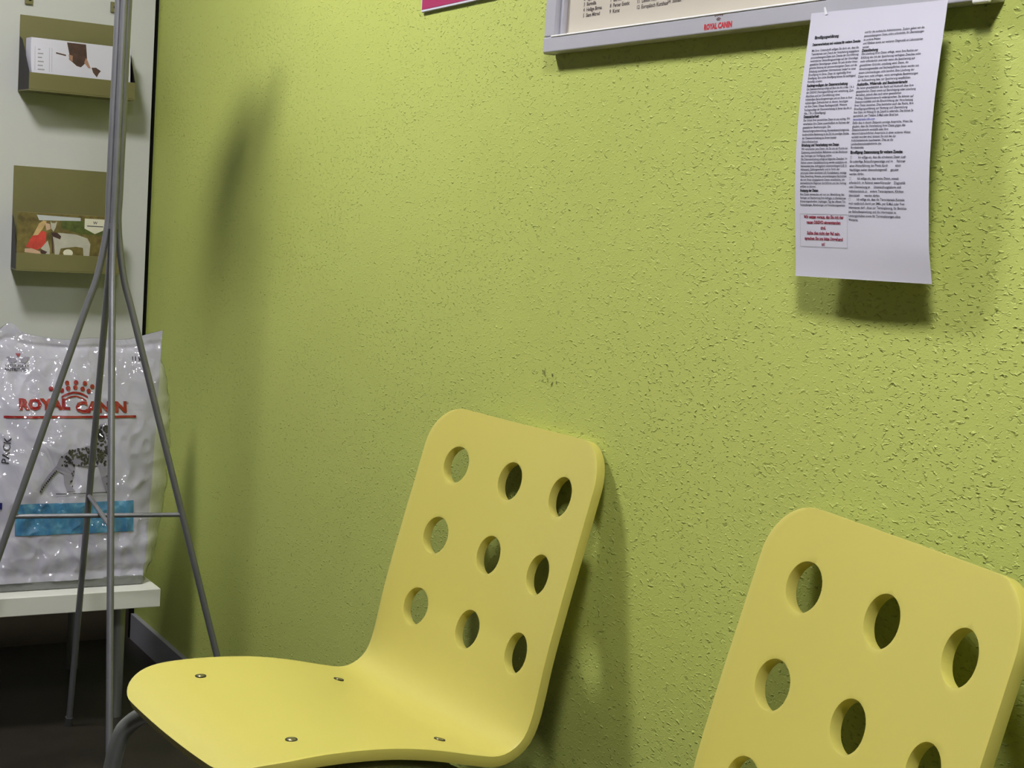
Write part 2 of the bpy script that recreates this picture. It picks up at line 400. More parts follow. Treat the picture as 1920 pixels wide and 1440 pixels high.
# ------------------------------------------------------------------ coat stand
def coat_stand():
    B = Vector((-2.977, -0.370, 0.0)); lean = Vector((0.002, 0.008, 1.0)); ZB, ZC, RF = 1.054, 0.532, 0.318
    t = empty('coat_stand', B); tag(t, 'tall silver metal coat stand with four splayed rod legs', 'coat stand')
    th = 1.438; rr = 0.0066
    dirs = [Vector((math.cos(th + k * math.pi / 2), math.sin(th + k * math.pi / 2), 0)) for k in range(4)]
    TOP = 1.535
    atleg = []
    for k, d in enumerate(dirs):
        foot = d * RF; bend = lean * ZB + d * 0.0098
        leg_dir = lambda z, foot=foot, bend=bend: foot + (bend - foot) * (z / ZB)
        atleg.append(leg_dir)
        pts = [leg_dir(0.010), leg_dir(0.25), leg_dir(0.5), leg_dir(0.75), leg_dir(0.93), leg_dir(1.005)]
        pts += [lean * (ZB + 0.045) + d * 0.0102, lean * (ZB + 0.11) + d * 0.0098, lean * 1.30 + d * 0.0098, lean * TOP + d * 0.0098]
        hook = [lean * (TOP + 0.05) + d * 0.016, lean * (TOP + 0.11) + d * 0.045, lean * (TOP + 0.145) + d * 0.078, lean * (TOP + 0.170) + d * 0.100]
        o = obj('rod_leg', tubebm(catmull(pts + hook, 8), rr, 14), M_stand, t, 40)
        bm = bmesh.new(); bmesh.ops.create_uvsphere(bm, u_segments=16, v_segments=10, radius=0.017, matrix=Matrix.Translation(hook[-1]))
        obj('knob', bm, M_rubber, o, 60)
        f = leg_dir(0.0)
        obj('foot_cap', tubebm([f, leg_dir(0.022)], 0.0085), M_rubber, o, 40)
    obj('cross_bar', tubebm([atleg[2](ZC), atleg[0](ZC)], 0.0046), M_stand, t, 40)
    obj('cross_bar', tubebm([atleg[1](ZC + 0.009), atleg[3](ZC + 0.009)], 0.0046), M_stand, t, 40)
    # weld bosses that tie the bundle of rods
    for z in (1.10, 1.535):
        obj('weld_ring', tubebm([lean * (z - 0.006), lean * (z + 0.006)], 0.0115), M_stand, t, 40)
    return t
coat_stand()

def felt_hat():
    c = Vector((-3.045, -0.37, 1.690)); t = empty('felt_hat', c); tag(t, 'dark felt hat tipped over the head of the coat stand', 'hat')
    m = subtle(mat('dark_felt', S(52, 48, 46), 0.9), S(52, 48, 46), 0.1, 30)
    t.rotation_euler = (0, math.radians(-41), 0)
    bm = bmesh.new(); prof = [(0.126, 0.004), (0.110, 0.0), (0.095, 0.002), (0.084, 0.012), (0.080, 0.050), (0.070, 0.088), (0.040, 0.098), (0.012, 0.094), (0.0, 0.092)]
    def ringset(off):
        R = []
        for r, z in prof[:-1]:
            R.append([bm.verts.new((max(0.001, r - off * (1 if z > 0.006 else 0)) * math.cos(2 * math.pi * k / 28), 0.86 * max(0.001, r - off * (1 if z > 0.006 else 0)) * math.sin(2 * math.pi * k / 28), z - off)) for k in range(28)])
        for A, B in zip(R, R[1:]):
            for k in range(28): bm.faces.new((A[k], A[(k + 1) % 28], B[(k + 1) % 28], B[k]))
        bm.faces.new(R[-1]); return R
    A = ringset(0.0); B = ringset(0.003)
    for k in range(28): bm.faces.new((A[0][k], B[0][k], B[0][(k + 1) % 28], A[0][(k + 1) % 28]))
    bmesh.ops.recalc_face_normals(bm, faces=bm.faces)
    obj('hat_body', bm, m, t, 40)
    bm = bmesh.new(); tube(bm, [(0, 0, 0.012), (0, 0, 0.030)], 0.0855, 28); bmesh.ops.scale(bm, vec=(1, 0.862, 1), verts=bm.verts)
    obj('hat_band', bm, M_black, t, 40)
felt_hat()

# ------------------------------------------------------------------ low table
def low_table():
    t = empty('low_table', (-3.515, -0.425, 0)); tag(t, 'low white side table with metal tube legs in the corner', 'table')
    hx, hy = 0.272, 0.275
    obj('table_top', boxbm((-hx, -hy, 0.2665), (hx, hy, 0.307), 0.0015), M_tabletop, t)
    for sx in (-1, 1):
        for sy_ in (-1, 1):
            x, y = sx * (hx - 0.082), sy_ * (hy - 0.067)
            o = obj('leg', tubebm([(x, y, 0.0), (x, y, 0.2665)], 0.0145, 20), M_chrome, t, 40)
    return t
low_table()

# ------------------------------------------------------------------ bag of dog food
BZ0, BZ1 = 0.326, 0.853
def bag_right(v): return -0.176 + 0.053 * v ** 0.9
BHALF = 0.188
def bag_mid(v): return bag_right(v) - BHALF
def bag_x(Y, z, wr=True):
    v = (z - BZ0) / (BZ1 - BZ0); vc = min(1, max(0, v)); u = max(-1, min(1, (Y - bag_mid(vc)) / BHALF))
    x = -3.292 - 0.103 * vc + 0.022 * math.sin(math.pi * min(1, vc * 1.02)) * (1 - u ** 4)
    if wr:
        p = Vector((Y * 14, z * 14, 3.1)); q = Vector((Y * 33, z * 26, 7.7))
        x += 0.0050 * noise.noise(p) + 0.0030 * (1 - abs(noise.noise(q)) * 2) * (0.45 + 0.75 * (1 - vc))
        # creases running across the foot of the bag
        x += 0.005 * math.exp(-((vc - 0.09 - 0.05 * u) / 0.03) ** 2) * (1 if u > -0.2 else 0.4)
        x -= 0.004 * math.exp(-((vc - 0.03) / 0.02) ** 2)
        x -= 0.003 * math.exp(-((vc - 0.955) / 0.012) ** 2)
    return x
def food_bag():
    t = empty('dog_food_bag', (-3.345, -0.36, 0.307)); tag(t, 'shiny white plastic bag of dog food with red lettering on the table', 'pet food bag')
    O = Vector((-3.345, -0.36, 0.307))
    NU, NV = 120, 150
    bm = bmesh.new(); rings = []
    side_start = None
    for j in range(NV + 1):
        v = j / NV; z0 = BZ0 + (BZ1 - BZ0) * v
        m_, hw = bag_mid(v), BHALF
        d = 0.004 + 0.125 * min(1, (1 - v) / 0.55) ** 0.75 * min(1, 0.80 + v * 2)
        ring = []
        for i in range(NU + 1):
            u = 2 * i / NU - 1; Y = m_ + hw * u
            z = z0
            if v > 0.90:                                   # the sealed top edge is wavy, its corners stick up
                k = (v - 0.90) / 0.10
                z += k * (0.010 * max(0, (u - 0.55) / 0.45) ** 2 + 0.026 * math.exp(-((u + 0.78) / 0.12) ** 2) - 0.012 * (1 - u * u) + 0.0025 * math.sin(u * 9))
            ring.append(Vector((bag_x(Y, min(z0, BZ1)), Y, z)))
        fr, fl = ring[-1], ring[0]
        bul = (0.050 * math.sin(math.pi * min(1, max(0, (v + 0.05) / 0.95))) ** 0.6 + 0.004) if v < 0.93 else 0.004 * (1 - v) / 0.07
        wob = 0.006 * noise.noise(Vector((v * 16, 0.3, 2))) if v < 0.9 else 0
        side = []
        for a in (0.2, 0.45, 0.7, 0.9):
            side.append(fr + Vector((-d * a, (bul + wob) * math.sin(math.pi * min(1, a * 1.05)) ** 0.7, 0)))
        backr = fr + Vector((-d, bul * 0.3, 0)); backl = fl + Vector((-d, -bul * 0.3, 0))
        back = [backr.lerp(backl, q / NU) + Vector((-0.010 * math.sin(math.pi * q / NU) * min(1, (1 - v) * 3), 0, 0)) for q in range(NU + 1)]
        for q, bp in enumerate(back):                      # follow the wavy top
            bp.z = ring[NU - q].z
            if v > 0.86: bp.x = ring[NU - q].x - d
        lside = [fl + Vector((-d * a, -(bul + wob) * math.sin(math.pi * min(1, a * 1.05)) ** 0.7, 0)) for a in (0.9, 0.7, 0.45, 0.2)]
        rings.append([bm.verts.new(p - O) for p in ring + side + back + lside])
    n = len(rings[0])
    for j in range(NV):
        for k in range(n):
            f = bm.faces.new((rings[j][k], rings[j][(k + 1) % n], rings[j + 1][(k + 1) % n], rings[j + 1][k]))
            f.material_index = 0 if k < NU else 1
    bm.faces.new(rings[0][::-1])
    me = mesh_from(bm, 'bag_body', 50); me.materials.append(M_bag); me.materials.append(M_bag_side)
    link('bag_body', me, None, t)
    # grey folded foot
    xb = bag_x(bag_mid(0), BZ0)
    fb = boxbm((xb - 0.122 - O.x, bag_mid(0) - BHALF - O.y + 0.004, 0.0), (xb - 0.004 - O.x, bag_right(0) - O.y + 0.001, BZ0 + 0.003 - O.z), 0.005)
    bmesh.ops.subdivide_edges(fb, edges=fb.edges[:], cuts=2)
    obj('foot_fold', fb, M_bag_grey, t, 40)
    # crimped top seal line
    def fn(off):
        return lambda Y, z: Vector((bag_x(Y, z) + off, Y, z)) - O
    F = fn(0.0018); F2 = fn(0.0028)
    FD = lambda Y, z: F(Y - 0.010, z); FD2 = lambda Y, z: F2(Y - 0.010, z)
    # ---- lettering and print; Y and z in metres on the bag front
    def PX(x, y): return (-0.445 + (x - 36) * 0.00117, 0.675 + (780 - y) * 0.00119)
    red = bmesh.new()
    x_, z_ = PX(36, 765.5); text_into(red, 'ROYAL', x_, z_, 0.031, F, bold=0.0018, width=0.108)
    x_, z_ = PX(139, 770.5); text_into(red, 'CANIN', x_, z_, 0.031, F, bold=0.0018, width=0.113)
    strip(red, PX(10, 0)[0], PX(253, 0)[0], 0.6735, 0.6785, F, 120, 2)
    for x, y in ((102, 738), (114.5, 732), (126, 728), (139.5, 726.5), (153, 729), (164.5, 733), (95, 729), (109, 722), (124.5, 718.5), (141, 717.5), (157.5, 719), (171.5, 725)):
        if x != 102: poly(red, ell(*PX(x, y), 0.0050, 0.0050), F)
    for top, hw, th_ in ((734.0, 24.5, 3.4), (741.0, 21.5, 2.6)):
        A = [(-1 + 2 * k / 16) for k in range(17)]
        for a, b in zip(A, A[1:]):
            f = lambda q: top + 8.5 * q * q
            poly(red, [PX(138 + hw * a, f(a)), PX(138 + hw * b, f(b)), PX(138 + hw * b, f(b) + th_), PX(138 + hw * a, f(a) + th_)], F)
    poly(red, [PX(33.5, 667.5), PX(43, 667.5), PX(38, 674)], F)
    obj('red_logo_print', red, M_bag_red, t)
    gr = bmesh.new()
    for s in (-1, 1):
        poly(gr, [PX(38 + s * 2, 681), PX(38 + s * 12, 685), PX(38 + s * 21, 674), PX(38 + s * 12, 673), PX(38 + s * 4, 677)], F)
    obj('emblem_print', gr, M_bag_mid, t)
    bk = bmesh.new()
    x_, z_ = PX(36, 691.5); text_into(bk, 'VETERINARY', x_, z_, 0.0078, F, 'CENTER', width=0.050); x_, z_ = PX(35, 698.5); text_into(bk, 'NUTRITION', x_, z_, 0.0082, F, 'CENTER', bold=0.0003, width=0.048)
    obj('brand_line_print', bk, M_bag_black, t); bk = bmesh.new()
    x_, z_ = PX(248, 677.5); text_into(bk, '11 kg', x_, z_, 0.0125, F, bold=0.0004)
    obj('weight_print', bk, M_bag_black, t); bk = bmesh.new()
    x_, z_ = PX(17, 862); text_into(bk, 'PACK', x_, z_, 0.022, F, rot=math.pi / 2 - 0.12)
    obj('side_word_print', bk, M_bag_black, t); bk = bmesh.new()
    x_, z_ = PX(234, 757); text_into(bk, '®', x_, z_, 0.008, F)
    obj('trademark_print', bk, M_bag_black, t)
    # spotted dog standing, printed grey and black
    dog = bmesh.new()
    body = [(-0.362, 0.566), (-0.350, 0.592), (-0.330, 0.606), (-0.300, 0.612), (-0.276, 0.618), (-0.268, 0.632), (-0.272, 0.650), (-0.262, 0.660), (-0.250, 0.661),
            (-0.242, 0.650), (-0.232, 0.640), (-0.236, 0.632), (-0.246, 0.626), (-0.246, 0.600), (-0.250, 0.580), (-0.250, 0.552), (-0.244, 0.524), (-0.238, 0.516), (-0.252, 0.516),
            (-0.262, 0.545), (-0.270, 0.572), (-0.300, 0.570), (-0.318, 0.574), (-0.322, 0.552), (-0.330, 0.532), (-0.318, 0.518), (-0.336, 0.518), (-0.342, 0.536), (-0.344, 0.556)]
    poly(dog, body, FD)
    tail = [(-0.360, 0.572), (-0.378, 0.552), (-0.390, 0.534), (-0.394, 0.516), (-0.388, 0.516), (-0.384, 0.532), (-0.372, 0.548), (-0.354, 0.562)]
    poly(dog, tail, FD)
    obj('dog_print', dog, M_bag_mid, t)
    sp_ = bmesh.new(); rnd = random.Random(11)
    def inside(x, y):
        r = False
        for (x1, y1), (x2, y2) in zip(body, body[1:] + body[:1]):
            if (y1 > y) != (y2 > y) and x < (x2 - x1) * (y - y1) / (y2 - y1) + x1: r = not r
        return r
    for k in range(190):
        if k < 130: Y, z = rnd.uniform(-0.350, -0.252), 0
        else: Y, z = rnd.uniform(-0.272, -0.238), 0
        z = rnd.uniform(0.572, 0.606 + 0.10 * max(0, (Y + 0.33))) if k < 130 else rnd.uniform(0.590, 0.655)
        if not inside(Y, z): continue
        poly(sp_, ell(Y, z, rnd.uniform(0.0015, 0.0042), rnd.uniform(0.0012, 0.0034), 8, rnd.uniform(0, 3)), FD2)
    for k in range(12):
        poly(sp_, ell(-0.392 + 0.003 * k, 0.520 + 0.0045 * k - 0.00006 * k * k, 0.0016, 0.0024, 7, 0.5), FD2)
        poly(sp_, ell(rnd.choice((-0.248, -0.326)) + rnd.uniform(-0.004, 0.004), rnd.uniform(0.524, 0.570), 0.0014, 0.0024, 7), FD2)
    poly(sp_, ell(-0.262, 0.636, 0.008, 0.015, 12, 0.3), FD2); poly(sp_, ell(-0.248, 0.650, 0.009, 0.008, 12), FD2)
    poly(sp_, ell(-0.240, 0.638, 0.005, 0.006, 10), FD2)
    strip(sp_, -0.360, -0.232, 0.5130, 0.5146, FD2, 30, 1)
    obj('dog_spots_print', sp_, M_bag_black, t)
    bl = bmesh.new()
    strip(bl, PX(28, 0)[0], PX(246, 0)[0], 0.427, 0.494, F, 120, 30)
    obj('blue_band_print', bl, M_bag_blue, t)
    nv = bmesh.new(); strip(nv, PX(-20, 0)[0], PX(5, 0)[0], 0.484, 0.498, F, 10, 4); obj('navy_print', nv, M_bag_navy, t)
food_bag()

# ------------------------------------------------------------------ brochure holders on the white wall
HD = 0.090
def holder(y0, y1, z0, zt, lip_y0, lip_y1, label):
    t = empty('brochure_holder', (XL, (y0 + y1) / 2, z0)); tag(t, label, 'brochure holder', 'brochure holders on the white end wall')
    O = Vector((XL, (y0 + y1) / 2, z0))
    q = lambda x0, x1, a0, a1, b0, b1: boxbm(Vector((x0, a0, b0)) - O, Vector((x1, a1, b1)) - O, 0.0006, 1)
    obj('back_plate', q(XL + 0.0005, XL + 0.003, y0, y1, z0, zt), M_olive, t)
    bm = bmesh.new(); P = [(XL + 0.003, y0), (XL + HD, lip_y0), (XL + HD, lip_y1), (XL + 0.003, y1)]
    lo = [bm.verts.new(Vector((x, y, z0)) - O) for x, y in P]; hi = [bm.verts.new(Vector((x, y, z0 + 0.003)) - O) for x, y in P]
    bm.faces.new(lo); bm.faces.new(hi[::-1])
    for k in range(4): bm.faces.new((lo[k], hi[k], hi[(k + 1) % 4], lo[(k + 1) % 4]))
    bmesh.ops.recalc_face_normals(bm, faces=bm.faces); obj('base', bm, M_olive, t)
    for yy, ly in ((y0, lip_y0), (y1 - 0.0012, lip_y1 - 0.0012)):
        bm = bmesh.new(); zz = [(0.003, 0.003), (HD - 0.003, 0.003), (HD - 0.003, 0.043), (0.022, 0.125), (0.003, 0.132)]
        A = [bm.verts.new(Vector((XL + x, yy + (ly - yy) * x / HD, z0 + z)) - O) for x, z in zz]; B = [bm.verts.new(Vector((XL + x, yy + (ly - yy) * x / HD + 0.0012, z0 + z)) - O) for x, z in zz]
        bm.faces.new(A); bm.faces.new(B[::-1])
        for k in range(5): bm.faces.new((A[k], B[k], B[(k + 1) % 5], A[(k + 1) % 5]))
        bmesh.ops.recalc_face_normals(bm, faces=bm.faces); obj('side_cheek', bm, M_cheek, t)
    obj('front_lip', q(XL + HD - 0.0025, XL + HD, lip_y0, lip_y1, z0 + 0.003, z0 + 0.043), M_olive, t)
    return t
holder(-0.3455, -0.0785, 1.3965, 1.5810, -0.3390, -0.0820, 'olive brochure holder on white wall holding the folder with brown animal picture')
holder(-0.3490, -0.0990, 0.9640, 1.2170, -0.3555, -0.1030, 'olive brochure holder on white wall holding the dog photo brochure')

def brochure(name, y0, y1, z0, z1, label, group=None):
    O = Vector((XL + 0.020, (y0 + y1) / 2, z0)); t = empty(name, O); tag(t, label, 'brochure', group)
    return t, O
# upper: thick white folder with a brown animal
t, O = brochure('brochure', -0.342, -0.089, 1.3997, 1.5235, 'white folder with brown animal picture standing in the upper holder')
bm = bmesh.new(); V = []
for k in range(17):                                   # left side bellies out where the pages fan
    a = k / 16; z = 1.3997 + (1.5235 - 1.3997) * a
    bel = 0.006 * math.sin(math.pi * a) ** 0.8 + 0.011 * a
    x0, x1 = XL + 0.035 + 0.020 * (1 - a), XL + 0.083 - 0.012 * a
    V.append([bm.verts.new(Vector(p) - O) for p in ((x1, -0.3300 - bel * 0.6 + 0.004, z), (x1, -0.0922, z), (x0, -0.0922, z), (x0, -0.3300 - bel * 0.6, z))])
for A, B in zip(V, V[1:]):
    for k in range(4): bm.faces.new((A[k], A[(k + 1) % 4], B[(k + 1) % 4], B[k]))
bm.faces.new(V[0][::-1]); bm.faces.new(V[-1])
bmesh.ops.recalc_face_normals(bm, faces=bm.faces)
obj('folder_body', bm, M_paper, t)
def FB(off):
    return lambda Y, z: Vector((XL + 0.083 - 0.012 * (z - 1.3997) / 0.1238 + off, Y - 0.0122, z - 0.002)) - O
M_brown = subtle(mat('brown_print', S(66, 42, 32), 0.6), S(66, 42, 32), 0.4, 60)
M_tan = subtle(mat('tan_print', S(150, 112, 92), 0.6), S(150, 112, 92), 0.2, 60)
M_greyprint = mat('grey_print', S(140, 138, 142), 0.6)
bm = bmesh.new()
poly(bm, [(-0.236, 1.5225), (-0.190, 1.5225), (-0.188, 1.500), (-0.187, 1.486), (-0.194, 1.474), (-0.202, 1.466), (-0.212, 1.468), (-0.222, 1.476), (-0.231, 1.482), (-0.230, 1.494)], FB(0.0004))
obj('animal_print', bm, M_brown, t); bm = bmesh.new()
poly(bm, [(-0.262, 1.4960), (-0.238, 1.4925), (-0.238, 1.4890), (-0.262, 1.4925)], FB(0.0004))
obj('animal_print', bm, M_brown, t); bm = bmesh.new()
poly(bm, [(-0.176, 1.468), (-0.172, 1.456), (-0.163, 1.446), (-0.158, 1.456), (-0.153, 1.462), (-0.165, 1.469)], FB(0.0004))
obj('animal_print', bm, M_brown, t)
bm = bmesh.new()
poly(bm, [(-0.232, 1.494), (-0.230, 1.482), (-0.222, 1.478), (-0.222, 1.492)], FB(0.0006)); obj('animal_print', bm, M_tan, t); bm = bmesh.new(); poly(bm, [(-0.190, 1.490), (-0.186, 1.484), (-0.178, 1.466), (-0.184, 1.466), (-0.194, 1.478)], FB(0.0006))
obj('animal_print', bm, M_tan, t)
bm = bmesh.new()
for k, w_ in enumerate((0.016, 0.012, 0.014, 0.010, 0.013, 0.006)):
    poly(bm, [(-0.305, 1.452 + 0.0095 * k), (-0.305 + w_, 1.4525 + 0.0095 * k), (-0.305 + w_, 1.4495 + 0.0095 * k), (-0.305, 1.449 + 0.0095 * k)], FB(0.0004))
for yy in (-0.312, -0.278, -0.272): strip(bm, yy, yy + 0.0008, 1.447, 1.505, FB(0.0004), 1, 4)
obj('text_print', bm, M_greyprint, t)
# lower: landscape photo brochure
t, O = brochure('brochure', -0.342, -0.094, 0.967, 1.106, 'photo brochure of woman with white dog standing in the lower holder')
obj('brochure_body', boxbm(Vector((XL + 0.065, -0.3500, 0.9675)) - O, Vector((XL + 0.084, -0.1075, 1.1058)) - O, 0.0004, 1), M_tanpaper, t)
XF = XL + 0.0842
def FP(off): return lambda Y, z: Vector((XF + off, Y - 0.0130, z)) - O
def flat(name, c, polys, off, rough=0.5, var=0.15, sc=50):
    m = subtle(mat(name + '_ink', S(*c), rough), S(*c), var, sc)
    for p in polys:
        bm = bmesh.new(); poly(bm, p, FP(off)); obj(name, bm, m, t)
flat('field_print', (104, 92, 46), [[(-0.3415, 0.972), (-0.0945, 0.972), (-0.0945, 1.1055), (-0.3415, 1.1055)]], 0.0002, var=0.45, sc=45)
flat('sky_print', (176, 180, 180), [[(-0.296, 1.101), (-0.190, 1.099), (-0.190, 1.091), (-0.290, 1.088)]], 0.0004, var=0.03)
flat('hedge_print', (74, 84, 34), [[(-0.236, 1.090), (-0.120, 1.094), (-0.120, 1.058), (-0.190, 1.060), (-0.236, 1.072)]], 0.0004, var=0.4, sc=60)
flat('skin_print', (190, 158, 132), [[(-0.322, 1.018), (-0.322, 1.009), (-0.282, 1.006), (-0.285, 1.012), (-0.305, 1.019)], [(-0.276, 1.083), (-0.264, 1.080), (-0.262, 1.068), (-0.272, 1.064)]], 0.0006, var=0.06)
flat('dress_print', (186, 62, 52), [[(-0.320, 1.022), (-0.306, 1.048), (-0.290, 1.064), (-0.272, 1.060), (-0.272, 1.030), (-0.292, 1.016)]], 0.0006, var=0.25)
flat('hair_print', (190, 160, 110), [[(-0.304, 1.050), (-0.290, 1.080), (-0.280, 1.088), (-0.272, 1.086), (-0.282, 1.066), (-0.292, 1.052)]], 0.0008, var=0.2)
flat('dog_print', (172, 168, 154), [[(-0.263, 1.088), (-0.259, 1.083), (-0.252, 1.083), (-0.247, 1.088), (-0.250, 1.072), (-0.255, 1.062), (-0.261, 1.070)],
      [(-0.258, 1.058), (-0.240, 1.060), (-0.200, 1.058), (-0.172, 1.050), (-0.164, 1.036), (-0.166, 1.006), (-0.180, 1.006), (-0.182, 1.026), (-0.200, 1.028), (-0.236, 1.022), (-0.240, 1.006), (-0.250, 1.006), (-0.252, 1.030)],
      [(-0.268, 1.040), (-0.262, 1.020), (-0.262, 1.006), (-0.270, 1.006), (-0.284, 1.020)]], 0.0007, var=0.08)
flat('collar_print', (62, 40, 40), [[(-0.262, 1.060), (-0.246, 1.060), (-0.236, 1.052), (-0.238, 1.044), (-0.256, 1.050)], [(-0.259, 1.050), (-0.256, 1.050), (-0.254, 1.010), (-0.257, 1.010)], [(-0.283, 1.018), (-0.268, 1.012), (-0.274, 1.006), (-0.285, 1.009)]], 0.0009, var=0.2)
flat('badge_print', (208, 204, 184), [[(-0.180, 1.0985), (-0.128, 1.0985), (-0.128, 1.074), (-0.154, 1.0615), (-0.180, 1.074)], ell(-0.218, 1.012, 0.012, 0.009)], 0.0009, var=0.03)
bm = bmesh.new(); text_into(bm, 'W', -0.154, 1.0855, 0.010, FP(0.0011), 'CENTER', bold=0.0002); strip(bm, -0.174, -0.134, 1.0795, 1.0815, FP(0.0011), 4, 1)
obj('badge_lettering', bm, M_ink, t)

# little clips higher on the white wall
for yy, zz, lab in ((-0.3265, 1.6200, 'small grey wall clip above the left end of the upper holder'), (-0.1180, 1.6260, 'small grey wall clip behind the coat stand pole')):
    c_ = empty('wall_clip', (XL, yy, zz)); tag(c_, lab, 'clip', 'clips above the brochure holders')
    obj('clip_plate', boxbm((0.0002, -0.0095, -0.013), (0.006, 0.0095, 0.013), 0.0015), M_olive, c_)
    bm = bmesh.new(); bmesh.ops.create_cone(bm, cap_ends=True, segments=16, radius1=0.0045, radius2=0.0045, depth=0.002, matrix=Matrix.Translation((0.0062, 0.002, 0)) @ Matrix.Rotation(math.pi / 2, 4, 'Y'))
    obj('screw_hole', bm, M_black, c_)

# ------------------------------------------------------------------ silver picture frame
def picture_frame():
    x0, x1, z0, z1 = -1.967, -1.113, 1.4055, 2.02
    O = Vector(((x0 + x1) / 2, 0, z0)); t = empty('picture_frame', O); tag(t, 'silver snap frame with cream breed poster on the green wall', 'picture frame')
    q = lambda lo, hi, bv=0.0: boxbm(Vector(lo) - O, Vector(hi) - O, bv, 3)
    bw = 0.030
    def bar(name, lo, hi, bv=0.0022): return obj(name, q(lo, hi, bv), M_alu, t)
    bar('bottom_bar', (x0, -0.0225, z0 - 0.001), (x1, -0.0006, z0 + 0.0215))
    bar('top_bar', (x0, -0.0225, z1 - 0.0215), (x1, -0.0006, z1))
    bar('side_bar', (x0 + 0.0005, -0.0220, z0 + 0.0218), (x0 + bw, -0.0006, z1 - 0.0218))
    bar('side_bar', (x1 - bw, -0.0220, z0 + 0.0218), (x1 - 0.0005, -0.0006, z1 - 0.0218))
    # inner lips that hold the sheet, with the thin bright edge along the bottom
    obj('inner_lip', q((x0 + bw, -0.0150, z0 + 0.0235), (x0 + bw + 0.009, -0.0075, z1 - 0.022), 0.001), M_alu, t)
    obj('inner_lip', q((x0 + bw - 0.008, -0.0236, z0 + 0.0205), (x1 - bw, -0.0105, z0 + 0.0228), 0.0006), M_housing, t)
    obj('poster_sheet', q((x0 + 0.012, -0.0075, z0 + 0.012), (x1 - 0.012, -0.0062, z1 - 0.012)), M_cream, t)
    # rounded white corner piece at the foot of the frame
    bm = bmesh.new(); cb = q((x1 - 0.022, -0.0245, z0 - 0.004), (x1 + 0.001, -0.0190, z0 + 0.020), 0.0024)
    obj('corner_piece', cb, M_housing, t, 35)
    obj('corner_piece', q((x0 - 0.001, -0.0205, z0 - 0.0022), (x0 + 0.004, -0.0010, z0 + 0.020), 0.0018), M_alu, t, 35)
    FR = lambda a, b: Vector((a, -0.0228, b)) - O
    bm = bmesh.new()
    text_into(bm, 'ROYAL', -1.5775, z0 + 0.0035, 0.0096, FR, bold=0.00045, width=0.0265); text_into(bm, 'CANIN', -1.5490, z0 + 0.0035, 0.0096, FR, bold=0.00045, width=0.0275)
    obj('red_logo', bm, M_logo, t)
    bm = bmesh.new()
    for r0, hw in ((0.0022, 0.9), (0.0043, 0.9)):
        for k in range(10):
            a, b = -hw + 2 * hw * k / 10, -hw + 2 * hw * (k + 1) / 10
            poly(bm, [(-1.549 + 1.15 * math.sin(a) * r0, z0 + 0.0112 + math.cos(a) * r0), (-1.549 + 1.15 * math.sin(b) * r0, z0 + 0.0112 + math.cos(b) * r0),
                      (-1.549 + 1.15 * math.sin(b) * (r0 + 0.0011), z0 + 0.0112 + math.cos(b) * (r0 + 0.0011)), (-1.549 + 1.15 * math.sin(a) * (r0 + 0.0011), z0 + 0.0112 + math.cos(a) * (r0 + 0.0011))], FR)
    for k in range(5): poly(bm, ell(-1.549 - 0.0072 + 0.0036 * k, z0 + 0.0188 + 0.0010 * (2 - abs(k - 2)) * 0.5, 0.0010, 0.0010, 8), FR)
    obj('crown_logo', bm, mat('crown_ink', S(74, 20, 34), 0.5), t)
    FPp = lambda a, b: Vector((a, -0.0078, b)) - O
    M_pink = mat('poster_ink', S(70, 60, 60), 0.7)
    cols = [(-1.886, ['1  Javanese', '2  Egyptian Mau', '3  Burmilla', '4  Heilige Birma', '5  Siam Mitred']), (-1.818, ['6  Bengal', '7  Burma', '8  Perser Exotic', '9  Korat']),
            (-1.7525, ['10  Cornish Rex', '11  Devon Rex', '12  Europäisch Kurzhaar']), (-1.682, ['13  Ragdoll Blue', '14  Somali'])]
    bm = bmesh.new()
    for x, lines in cols:
        n_ = len(lines); zb = 1.4510 if n_ > 2 else 1.4525
        bm = bmesh.new()
        for i, s in enumerate(lines):
            text_into(bm, s, x, zb + (n_ - 1 - i) * 0.0078, 0.0074, FPp, bold=0.00012)
        obj('poster_lettering', bm, M_pink, t)
    bm = bmesh.new()
    text_into(bm, 'Katzen', -1.595, 1.4490, 0.0076, FPp)
    obj('poster_lettering', bm, M_pink, t)
picture_frame()

# ------------------------------------------------------------------ magenta poster, only its foot in view
def magenta():
    O = Vector((-2.28, 0, 1.5035)); t = empty('wall_poster', O); tag(t, 'magenta poster with white border high on the green wall', 'poster')
    obj('sheet', boxbm((-0.130, -0.0055, 0.0), (0.130, -0.0006, 0.36), 0.0006, 1), M_paper, t)
    obj('magenta_print', boxbm((-0.1265, -0.0060, 0.0040), (0.1265, -0.0054, 0.356)), M_magenta, t)
    t.rotation_euler = (0, -0.012, 0)
magenta()

